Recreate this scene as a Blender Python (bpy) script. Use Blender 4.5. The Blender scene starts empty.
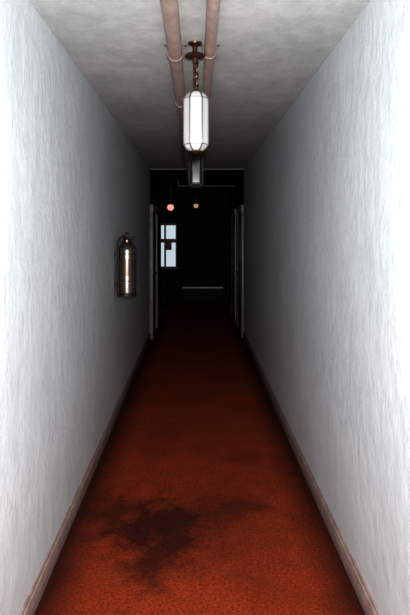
import bpy, bmesh, math, random
from mathutils import Vector, Matrix
random.seed(3)
S=bpy.context.scene
XL,XR,H=-0.67,0.70,2.48
YN,YT,YE,YB=-1.6,8.8,11.5,13.0   # near end, start of dark far section, lobby opening, back wall
YTL=8.75
CH=1.55

# ---------------- materials ----------------
def mat(name, col, rough=0.6, metal=0.0, emis=None, es=0.0, spec=0.5):
    m=bpy.data.materials.new(name); m.use_nodes=True
    b=m.node_tree.nodes['Principled BSDF']
    b.inputs['Base Color'].default_value=(*col,1)
    b.inputs['Roughness'].default_value=rough
    b.inputs['Metallic'].default_value=metal
    b.inputs['Specular IOR Level'].default_value=spec
    if emis:
        b.inputs['Emission Color'].default_value=(*emis,1)
        b.inputs['Emission Strength'].default_value=es
    return m
def N(m,t,**k):
    n=m.node_tree.nodes.new(t)
    for a,v in k.items(): setattr(n,a,v)
    return n
def L(m,a,b): m.node_tree.links.new(a,b)
def noise(m,vec,scale,detail=4,rough=0.6):
    n=N(m,'ShaderNodeTexNoise'); n.inputs['Scale'].default_value=scale
    n.inputs['Detail'].default_value=detail; n.inputs['Roughness'].default_value=rough
    if vec: L(m,vec,n.inputs['Vector'])
    return n.outputs['Fac']
def math_(m,op,a,b=None,clamp=False):
    n=N(m,'ShaderNodeMath',operation=op); n.use_clamp=clamp
    for i,v in enumerate((a,b)):
        if v is None: continue
        if isinstance(v,(int,float)): n.inputs[i].default_value=v
        else: L(m,v,n.inputs[i])
    return n.outputs[0]
def ramp(m,f,a,b,ca=(0,0,0),cb=(1,1,1)):
    r=N(m,'ShaderNodeValToRGB'); e=r.color_ramp.elements
    e[0].position=a; e[0].color=(*ca,1); e[1].position=b; e[1].color=(*cb,1)
    L(m,f,r.inputs[0]); return r.outputs[0]
def mix(m,f,a,b):
    n=N(m,'ShaderNodeMix',data_type='RGBA')
    if isinstance(f,(int,float)): n.inputs[0].default_value=f
    else: L(m,f,n.inputs[0])
    for i,v in ((6,a),(7,b)):
        if isinstance(v,tuple): n.inputs[i].default_value=(*v,1)
        else: L(m,v,n.inputs[i])
    return n.outputs[2]
def plaster(name,c1,c2,bs=0.35,stretch=(1,1,0.7),fa=0.22):
    m=mat(name,c1,0.75,spec=0.08); b=m.node_tree.nodes['Principled BSDF']
    g=N(m,'ShaderNodeNewGeometry')
    mp=N(m,'ShaderNodeMapping'); mp.inputs['Scale'].default_value=stretch
    L(m,g.outputs['Position'],mp.inputs[0]); v=mp.outputs[0]
    big=noise(m,v,2.6,4,0.6); mid=noise(m,v,13,5,0.65); fine=noise(m,v,50,3,0.6)
    f=math_(m,'ADD',math_(m,'MULTIPLY',big,0.5),math_(m,'MULTIPLY',mid,0.5))
    col=ramp(m,f,0.38,0.62,c2,c1)
    # thin scuffs / scraped plaster
    sc=noise(m,v,12,8,0.8); scm=ramp(m,sc,0.61,0.68)
    col=mix(m,math_(m,'MULTIPLY',scm,0.4),col,tuple(x*0.6 for x in c2))
    L(m,col,b.inputs['Base Color'])
    h=math_(m,'ADD',math_(m,'MULTIPLY',big,0.8),math_(m,'ADD',math_(m,'MULTIPLY',mid,0.85),math_(m,'MULTIPLY',fine,fa)))
    bp=N(m,'ShaderNodeBump'); bp.inputs['Strength'].default_value=bs; bp.inputs['Distance'].default_value=0.014
    L(m,h,bp.inputs['Height']); L(m,bp.outputs[0],b.inputs['Normal'])
    return m
M_wall=plaster('painted_plaster',(0.60,0.632,0.652),(0.53,0.562,0.585),0.42)
M_ceil=plaster('ceiling_plaster',(0.55,0.56,0.56),(0.43,0.445,0.45),0.42,(1,0.7,1))
M_far=plaster('dark_far_plaster',(0.034,0.027,0.026),(0.026,0.021,0.02),0.2)  # near-black base colour for the far section of the shell
def woodpaint(name,c1,c2):
    m=mat(name,c1,0.45); b=m.node_tree.nodes['Principled BSDF']
    g=N(m,'ShaderNodeNewGeometry'); n=noise(m,g.outputs['Position'],12,6,0.7)
    L(m,ramp(m,n,0.38,0.62,c2,c1),b.inputs['Base Color']); return m
M_base=woodpaint('baseboard_paint',(0.37,0.285,0.265),(0.25,0.185,0.17))
M_pipe=woodpaint('pipe_paint',(0.43,0.34,0.31),(0.33,0.25,0.225))
M_clamp=woodpaint('clamp_paint',(0.22,0.15,0.13),(0.15,0.10,0.09))
M_pipe2=woodpaint('grey_pipe_paint',(0.30,0.29,0.29),(0.20,0.19,0.19))
M_case=woodpaint('casing_paint',(0.32,0.30,0.295),(0.23,0.22,0.215))
M_door=woodpaint('door_varnish',(0.05,0.033,0.03),(0.03,0.02,0.018))
M_brown=mat('aged_bronze',(0.10,0.05,0.035),0.4,0.7)
M_rib=mat('lamp_rib',(0.15,0.125,0.125),0.4,0.3)
M_glassL=mat('opal_glass_lit',(0.36,0.375,0.385),0.25,0,(1.0,0.99,0.975),0.26)
M_glassD=mat('opal_glass_unlit',(0.04,0.048,0.062),0.3)
M_steel=mat('stainless_steel',(0.30,0.25,0.215),0.27,1.0)
M_brass=mat('dull_brass',(0.15,0.11,0.08),0.35,1.0)
M_black=mat('black_rubber',(0.015,0.014,0.014),0.5)
M_label=mat('label',(0.19,0.15,0.125),0.33,0.9)
M_red=mat('red_bulb',(0.6,0.15,0.1),0.3,0,(1,0.46,0.38),1.1)
M_amb=mat('amber_bulb',(0.5,0.35,0.15),0.3,0,(1,0.66,0.42),0.5)
M_rad=mat('radiator_paint',(0.03,0.027,0.027),0.4)
M_shelf=mat('shelf_paint',(0.9,0.9,0.9),0.4)

# carpet
M_carpet=mat('red_carpet',(0.4,0.06,0.02),1.0,spec=0.0)
m=M_carpet; b=m.node_tree.nodes['Principled BSDF']
g=N(m,'ShaderNodeNewGeometry'); P=g.outputs['Position']
sx=N(m,'ShaderNodeSeparateXYZ'); L(m,P,sx.inputs[0]); X,Y=sx.outputs[0],sx.outputs[1]
fib=noise(m,P,200,2,0.7); fib2=noise(m,P,70,3,0.7); bl=noise(m,P,2.2,4,0.6)
base=ramp(m,math_(m,'ADD',math_(m,'MULTIPLY',fib,0.5),math_(m,'MULTIPLY',fib2,0.5)),0.38,0.62,(0.14,0.024,0.010),(0.42,0.088,0.036))
base=mix(m,math_(m,'MULTIPLY',ramp(m,bl,0.42,0.66),0.35),base,(0.14,0.028,0.015))
# dirt along the walls
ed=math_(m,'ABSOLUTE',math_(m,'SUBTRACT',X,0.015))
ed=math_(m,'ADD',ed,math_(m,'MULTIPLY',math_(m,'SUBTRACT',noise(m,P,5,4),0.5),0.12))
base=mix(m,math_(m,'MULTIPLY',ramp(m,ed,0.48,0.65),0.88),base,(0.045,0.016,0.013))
# stain
nz=math_(m,'SUBTRACT',noise(m,P,6,8,0.78),0.5)
def blob(cx,cy,rx,ry,lo=0.25,hi=1.25,amp=3.2,w=1.0):
    a=math_(m,'DIVIDE',math_(m,'SUBTRACT',X,cx),rx); c=math_(m,'DIVIDE',math_(m,'SUBTRACT',Y,cy),ry)
    d=math_(m,'SQRT',math_(m,'ADD',math_(m,'MULTIPLY',a,a),math_(m,'MULTIPLY',c,c)))
    d=math_(m,'ADD',d,math_(m,'MULTIPLY',nz,amp))
    r=N(m,'ShaderNodeMapRange'); r.inputs[1].default_value=lo; r.inputs[2].default_value=hi
    r.inputs[3].default_value=w; r.inputs[4].default_value=0; L(m,d,r.inputs[0]); return r.outputs[0]
st=None
for bb in (dict(cx=-0.19,cy=3.16,rx=0.33,ry=0.37,lo=0.4,w=0.86),dict(cx=-0.44,cy=3.33,rx=0.20,ry=0.24,w=0.72),
           dict(cx=0.10,cy=3.32,rx=0.30,ry=0.24,w=0.62),dict(cx=0.30,cy=3.40,rx=0.17,ry=0.13,w=0.58),
           dict(cx=-0.21,cy=2.82,rx=0.14,ry=0.26,w=0.78),dict(cx=-0.1,cy=3.20,rx=0.6,ry=0.65,w=0.3)):
    o=blob(**bb); st=o if st is None else math_(m,'MAXIMUM',st,o)
base=mix(m,st,base,(0.036,0.015,0.013))
base=mix(m,blob(0.33,4.1,0.14,0.2,w=0.35),base,(0.07,0.016,0.014))  # two fainter dark patches on the carpet, apart from the stain
base=mix(m,blob(-0.25,4.6,0.2,0.3,w=0.25),base,(0.07,0.016,0.014))
L(m,base,b.inputs['Base Color'])
bp=N(m,'ShaderNodeBump'); bp.inputs['Strength'].default_value=0.8; bp.inputs['Distance'].default_value=0.006
L(m,math_(m,'ADD',fib,fib2),bp.inputs['Height']); L(m,bp.outputs[0],b.inputs['Normal'])

# ---------------- mesh builder ----------------
class B:
    def __init__(s,name,mats): s.n=name; s.m=mats; s.bm=bmesh.new()
    def box(s,a,c,mi=0,bev=0):
        t=bmesh.new(); r=bmesh.ops.create_cube(t,size=1)
        for v in t.verts: v.co=Vector([(a[i]+c[i])/2+v.co[i]*(c[i]-a[i]) for i in range(3)])
        if bev: bmesh.ops.bevel(t,geom=t.edges[:],offset=bev,segments=2,affect='EDGES',profile=0.5)
        s.add(t,mi,False)
    def add(s,t,mi,smooth):
        bmesh.ops.recalc_face_normals(t,faces=t.faces[:])
        for f in t.faces: f.material_index=mi; f.smooth=smooth
        me=bpy.data.meshes.new('t'); t.to_mesh(me); t.free(); s.bm.from_mesh(me); bpy.data.meshes.remove(me)
    def tube(s,pts,r,mi=0,seg=16,closed=False,caps=True):
        t=bmesh.new(); pts=[Vector(p) for p in pts]; n=len(pts); rings=[]; up=None
        for i,p in enumerate(pts):
            if closed: d=pts[(i+1)%n]-pts[i-1]
            else: d=pts[min(i+1,n-1)]-pts[max(i-1,0)]
            d.normalize()
            if up is None: up=d.orthogonal().normalized()
            up=(up-d*up.dot(d)).normalized(); w=d.cross(up)
            rr=r[i] if isinstance(r,(list,tuple)) else r
            rings.append([t.verts.new(p+(up*math.cos(2*math.pi*k/seg)+w*math.sin(2*math.pi*k/seg))*rr) for k in range(seg)])
        for i in range(n if closed else n-1):
            A,C=rings[i],rings[(i+1)%n]
            for k in range(seg): t.faces.new((A[k],A[(k+1)%seg],C[(k+1)%seg],C[k]))
        if not closed and caps: t.faces.new(rings[0]); t.faces.new(rings[-1])
        s.add(t,mi,True)
    def lathe(s,prof,c,mi=0,seg=32,rf=None,ph=0,smooth=True):
        t=bmesh.new(); rings=[]
        for r,z in prof:
            rings.append([t.verts.new((c[0]+r*(rf(a) if rf else 1)*math.cos(a),c[1]+r*(rf(a) if rf else 1)*math.sin(a),c[2]+z)) for a in [ph+2*math.pi*k/seg for k in range(seg)]])
        for A,C in zip(rings,rings[1:]):
            for k in range(seg): t.faces.new((A[k],A[(k+1)%seg],C[(k+1)%seg],C[k]))
        t.faces.new(rings[0]); t.faces.new(rings[-1])
        s.add(t,mi,smooth)
    def done(s):
        me=bpy.data.meshes.new(s.n); s.bm.to_mesh(me); s.bm.free()
        for m in s.m: me.materials.append(m)
        try: me.set_sharp_from_angle(angle=math.radians(40))
        except Exception: pass
        o=bpy.data.objects.new(s.n,me); S.collection.objects.link(o); return o

T=0.15
# ---------------- room shell ----------------
o=B('floor',[M_carpet]); o.box((-3.2,YN-T,-0.1),(XR+T,YB+T,0)); o.done()
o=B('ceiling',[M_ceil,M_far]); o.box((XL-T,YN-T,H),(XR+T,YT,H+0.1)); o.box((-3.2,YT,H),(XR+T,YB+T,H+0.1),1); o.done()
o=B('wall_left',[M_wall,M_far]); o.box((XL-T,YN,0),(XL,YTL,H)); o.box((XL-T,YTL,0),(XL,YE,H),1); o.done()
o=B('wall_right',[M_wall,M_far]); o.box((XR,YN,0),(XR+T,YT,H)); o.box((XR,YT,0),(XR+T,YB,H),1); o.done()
o=B('wall_front',[M_wall]); o.box((XL-T,YN-T,0),(XR+T,YN,H)); o.done()
WX0,WX1,WZ0,WZ1=-1.05,-0.41,0.78,1.74
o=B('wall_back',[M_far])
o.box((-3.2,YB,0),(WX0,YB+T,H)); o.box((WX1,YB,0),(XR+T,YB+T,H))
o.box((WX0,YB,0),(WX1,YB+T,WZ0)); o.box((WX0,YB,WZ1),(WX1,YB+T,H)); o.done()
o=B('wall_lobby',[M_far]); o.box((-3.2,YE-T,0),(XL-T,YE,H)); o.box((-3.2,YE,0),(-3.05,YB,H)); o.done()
# window
o=B('window_1',[M_case,M_door])
f=0.045
o.box((WX0,YB-0.02,WZ0),(WX0+f,YB+0.08,WZ1)); o.box((WX1-0.03,YB-0.02,WZ0),(WX1,YB+0.08,WZ1),1)
o.box((WX0,YB-0.02,WZ1-f),(WX1,YB+0.08,WZ1),1); o.box((WX0-0.04,YB-0.06,WZ0-0.03),(WX1+0.04,YB+0.08,WZ0+0.02),1)
o.box((WX0,YB,1.32),(WX1,YB+0.06,1.40),1); o.box((-0.69,YB+0.01,WZ0),(-0.65,YB+0.05,WZ1),1)
o.box((-0.65,YB+0.02,1.16),(-0.53,YB+0.05,1.34),1)
o.done()
# baseboards
def baseboard(name,x,sgn,segs):
    o=B(name,[M_base])
    for a,c in segs:
        xs=sorted((x,x+sgn*0.016)); o.box((xs[0],a,0.0),(xs[1],c,0.088),0,0.004)
        xs=sorted((x,x+sgn*0.009)); o.box((xs[0],a,0.086),(xs[1],c,0.102),0,0.003)
    o.done()
baseboard('baseboard_left',XL,1,((YN,8.62),(9.80,YE)))
baseboard('baseboard_right',XR,-1,((YN,8.75),(9.9,10.3),(11.45,YB)))
# doors
def door(name,x,sgn,y0,y1,zt=1.94,p=0.045):
    o=B(name,[M_case,M_door,M_brass])
    w=0.10
    def bx(a,c,px,mi,bev=0.004,p0=0):
        xs=sorted((x+sgn*p0,x+sgn*px)); o.box((xs[0],a[0],a[1]),(xs[1],c[0],c[1]),mi,bev)
    bx((y0,0),(y0+w,zt),p,0); bx((y1-w,0),(y1,zt),p,0); bx((y0-0.01,zt-w),(y1+0.01,zt+0.01),p+0.005,0)
    bx((y0+w,0.005),(y1-w,zt-w),0.02,1)
    ym=(y0+y1)/2
    for (a,c) in ((0.15,0.85),(1.0,1.7)):
        for (q,r) in ((y0+w+0.08,ym-0.03),(ym+0.03,y1-w-0.08)):
            bx((q,a),(r,c),0.03,1,0.006,0.015)
    o.tube([(x+sgn*0.02,y0+w+0.06,0.95),(x+sgn*0.05,y0+w+0.06,0.95)],0.012,2)
    o.tube([(x+sgn*(0.045+0.05*k/6),y0+w+0.06,0.95) for k in range(7)],[0.012,0.024,0.029,0.03,0.029,0.022,0.008],2)
    o.done()
door('door_1',XL,1,8.65,9.75,1.94,0.05)
door('door_2',XR,-1,8.8,9.85,1.94,0.03)
door('door_3',XR,-1,10.35,11.4,1.94,0.03)

# ---------------- pipes ----------------
def pipe(name,x,z,r):
    o=B(name,[M_pipe,M_clamp])
    o.tube([(x,YN,z),(x,2,z),(x,5,z),(x,12.98,z)],r,0,24)
    for y in (0.6,2.98,5.25,7.75,10.2):
        pts=[(x-r-0.004,y,H)]+[(x+(r+0.004)*math.cos(a),y,z+(r+0.004)*math.sin(a)) for a in [math.pi+math.pi*k/12 for k in range(13)]]+[(x+r+0.004,y,H)]
        for dy in (-0.009,0,0.009): o.tube([(p[0],p[1]+dy,p[2]) for p in pts],0.0045,1,8)
        o.box((x-r-0.022,y-0.012,H-0.005),(x-r,y+0.012,H),1); o.box((x+r,y-0.012,H-0.005),(x+r+0.022,y+0.012,H),1)
    for y in (4.1,8.2):   # couplings
        o.tube([(x,y-0.04,z),(x,y-0.03,z),(x,y+0.03,z),(x,y+0.04,z)],[r,r+0.007,r+0.007,r],0,24)
    o.done()
pipe('ceiling_pipe',-0.102,H-0.045,0.034)
pipe('ceiling_pipe',0.068,H-0.040,0.027)
o=B('cross_pipe',[M_pipe2]); o.tube([(XL,8.72,H-0.016),(XR,8.72,H-0.016)],0.013,0); o.done()
o=B('cross_pipe',[M_pipe2]); o.tube([(-0.32,10.9,H-0.095),(XR,10.9,H-0.095)],0.012,0)
o.tube([(-0.32,10.9,H-0.095),(-0.32,10.9,H)],0.012,0); o.done()

# ---------------- hanging lamps ----------------
def lamp(y,glass,x=0.0):
    o=B('pendant_lamp',[glass,M_brown,M_rib])
    zt=CH+0.685; zb=CH+0.40; hh=zt-zb
    zc=H-0.085
    o.lathe([(0.012,0.10),(0.012,0.0)],(x-0.005,y,H-0.10),1,12)
    o.lathe([(0.001,0.0),(0.035,0.0),(0.033,-0.008),(0.012,-0.018),(0.001,-0.018)],(x-0.005,y,H),1,28)
    o.lathe([(0.001,0.010),(0.04,0.008),(0.052,0.0),(0.045,-0.006),(0.015,-0.012),(0.001,-0.012)],(x-0.005,y-0.005,zc+0.02),1,28)
    # chain
    z=zc+0.01; i=0; ln=0.042
    while z-ln>zt-0.02:
        pts=[]
        for k in range(16):
            a=2*math.pi*k/16; u=math.cos(a)*0.011; v=math.sin(a)*0.011+(0.011 if math.sin(a)>0 else -0.011)
            ang=(0.5 if i%2==0 else 0.5+math.pi/2)
            pts.append((x+u*math.cos(ang),y+u*math.sin(ang),z-ln/2+v))
        o.tube(pts,0.0032,1,8,closed=True); z-=ln-0.010; i+=1
    pts=[(x+0.012*math.sin(t*0.9),y+0.012*math.cos(t*0.9),zc-(zc-zt)*t/20) for t in range(21)]
    o.tube(pts,0.0035,1,8)
    o.lathe([(0.001,0.03),(0.010,0.028),(0.014,0.012),(0.024,0.006),(0.028,-0.006),(0.001,-0.012)],(x,y,zt),1,24)
    # six flat opal panels held in a ribbed frame; panel ends taper inward
    prof=[(0.030,0.002),(0.046,-0.010),(0.058,-0.028),(0.0595,-0.05),(0.0595,-hh+0.050),(0.058,-hh+0.030),(0.045,-hh+0.010),(0.030,-hh)]
    o.lathe(prof,(x,y,zt),0,6,None,0.0,False)
    for k in range(6):
        a=k*math.pi/3
        pp=[(x+(r+0.001)*math.cos(a),y+(r+0.001)*math.sin(a),zt+z) for r,z in prof]
        o.tube(pp,0.0042,2,8)
    for r,z in (prof[2],prof[5]):
        o.tube([(x+r*math.cos(k*math.pi/3),y+r*math.sin(k*math.pi/3),zt+z) for k in range(6)],0.0022,2,6,closed=True)
    o.lathe([(0.001,0.004),(0.024,0.004),(0.026,-0.002),(0.012,-0.010),(0.006,-0.016),(0.001,-0.018)],(x,y,zb-0.002),1,24)
    return o.done()
lamp(2.95,M_glassL); lamp(5.35,M_glassD)

def globe(name,x,y,z,r,mt):
    o=B(name,[mt,M_brown])
    o.tube([(x,y,H),(x,y,z+r)],0.008,1,10)
    o.lathe([(0.045,0),(0.045,-0.008),(0.02,-0.03),(0.002,-0.03)],(x,y,H),1,20)
    o.lathe([(0.002,r+0.05),(0.03,r+0.045),(0.034,r*0.7),(0.02,r*0.7)],(x,y,z),1,20)
    o.lathe([(r*math.sin(math.pi*k/14)+0.0005,r*math.cos(math.pi*k/14)) for k in range(15)],(x,y,z),0,24)
    o.done()
globe('exit_lamp',-0.475,11.2,2.01,0.062,M_red)
globe('globe_lamp',0.0,11.2,2.04,0.045,M_amb)

# ---------------- fire extinguisher ----------------
ex,ey=XL+0.100,4.95; zb=CH-0.53
o=B('fire_extinguisher',[M_steel,M_brass,M_black,M_label])
R=0.078
o.lathe([(R-0.008,0.0),(R+0.001,0.003),(R+0.002,0.03),(R,0.034)],(ex,ey,zb),2,48)
o.lathe([(R,0.03),(R,0.375),(R-0.003,0.393),(R-0.016,0.420),(R-0.036,0.440),(0.030,0.447)],(ex,ey,zb),0,48)
o.lathe([(R+0.0015,0.17),(R+0.0015,0.31)],(ex,ey,zb),3,48)
zc2=zb+0.02
o.lathe([(0.030,0.422),(0.036,0.426),(0.036,0.446),(0.030,0.452),(0.016,0.456),(0.014,0.474),(0.001,0.478)],(ex,ey,zc2),1,32)
for sg in (-1,1):
    pts=[(ex+sg*(0.046+0.016*math.cos(2*math.pi*k/16)),ey,zc2+0.452+0.020*math.sin(2*math.pi*k/16)) for k in range(16)]
    o.tube(pts,0.005,2,8,closed=True)
o.tube([(ex-0.02,ey,zc2+0.45),(ex-0.026,ey,zc2+0.485),(ex-0.008,ey,zc2+0.502),(ex+0.02,ey,zc2+0.495)],0.006,2,10)
hp=[]
ctrl=[(0.0,-0.01,0.482),(-0.03,-0.035,0.495),(-0.062,-0.052,0.46),(-0.066,-0.056,0.40),(-0.066,-0.055,0.25),(-0.066,-0.055,0.12),(-0.064,-0.055,0.06)]
for i in range(len(ctrl)-1):
    for k in range(6):
        t=k/6; p0=Vector(ctrl[max(i-1,0)]);p1=Vector(ctrl[i]);p2=Vector(ctrl[i+1]);p3=Vector(ctrl[min(i+2,len(ctrl)-1)])
        q=0.5*((2*p1)+(p2-p0)*t+(2*p0-5*p1+4*p2-p3)*t*t+(-p0+3*p1-3*p2+p3)*t**3)
        hp.append((ex+q.x,ey+q.y,zb+q.z))
o.tube(hp,0.0085,2,12)
o.tube([hp[-1],(hp[-1][0],hp[-1][1],hp[-1][2]-0.05)],[0.009,0.005],1,12)
for zz in (0.10,0.35):
    o.box((XL,ey-0.015,zb+zz-0.010),(ex-R+0.004,ey+0.015,zb+zz+0.010),2,0.003)
for zz in (0.13,0.35):
    o.lathe([(R+0.0005,zz-0.004),(R+0.003,zz-0.004),(R+0.003,zz+0.004),(R+0.0005,zz+0.004)],(ex,ey,zb),1,48)
o.done()

# ---------------- radiator at far end ----------------
o=B('radiator',[M_rad,M_shelf])
n=14; x0,x1=-0.26,0.55
for i in range(n):
    xx=x0+(x1-x0)*(i+0.5)/n
    for yy in (12.86,12.92):
        o.tube([(xx,yy,0.0),(xx,yy,0.05),(xx,yy,0.30),(xx,yy,0.34)],[0.012,0.019,0.019,0.012],0,10)
    o.box((xx-0.022,12.85,0.30),(xx+0.022,12.93,0.34),0,0.008); o.box((xx-0.022,12.85,0.05),(xx+0.022,12.93,0.09),0,0.008)
o.box((x0-0.03,12.80,0.345),(x1+0.03,12.99,0.375),1,0.005)
o.done()

# ---------------- camera ----------------
c=bpy.data.cameras.new('cam'); co=bpy.data.objects.new('camera',c); S.collection.objects.link(co)
co.location=(0,0,CH); co.rotation_euler=(math.pi/2,0,0)
c.sensor_width=36; c.lens=36*600/615; c.shift_x=9/615; c.shift_y=-75.5/615; c.clip_start=0.02
S.camera=co
# ---------------- light ----------------
l=bpy.data.lights.new('camera_flash','SPOT'); l.energy=690; l.spot_size=math.radians(130); l.spot_blend=1.0
l.shadow_soft_size=0.03; l.color=(1.0,0.985,0.965)
lo=bpy.data.objects.new('camera_flash',l); S.collection.objects.link(lo)
lo.location=(0.02,-0.05,CH+0.10); lo.rotation_euler=(math.radians(84),0,0)
w=bpy.data.worlds.new('sky'); S.world=w; w.use_nodes=True
bg=w.node_tree.nodes['Background']; bg.inputs[0].default_value=(0.78,0.90,0.96,1); bg.inputs[1].default_value=0.8
S.view_settings.view_transform='Standard'
S.view_settings.gamma=0.71
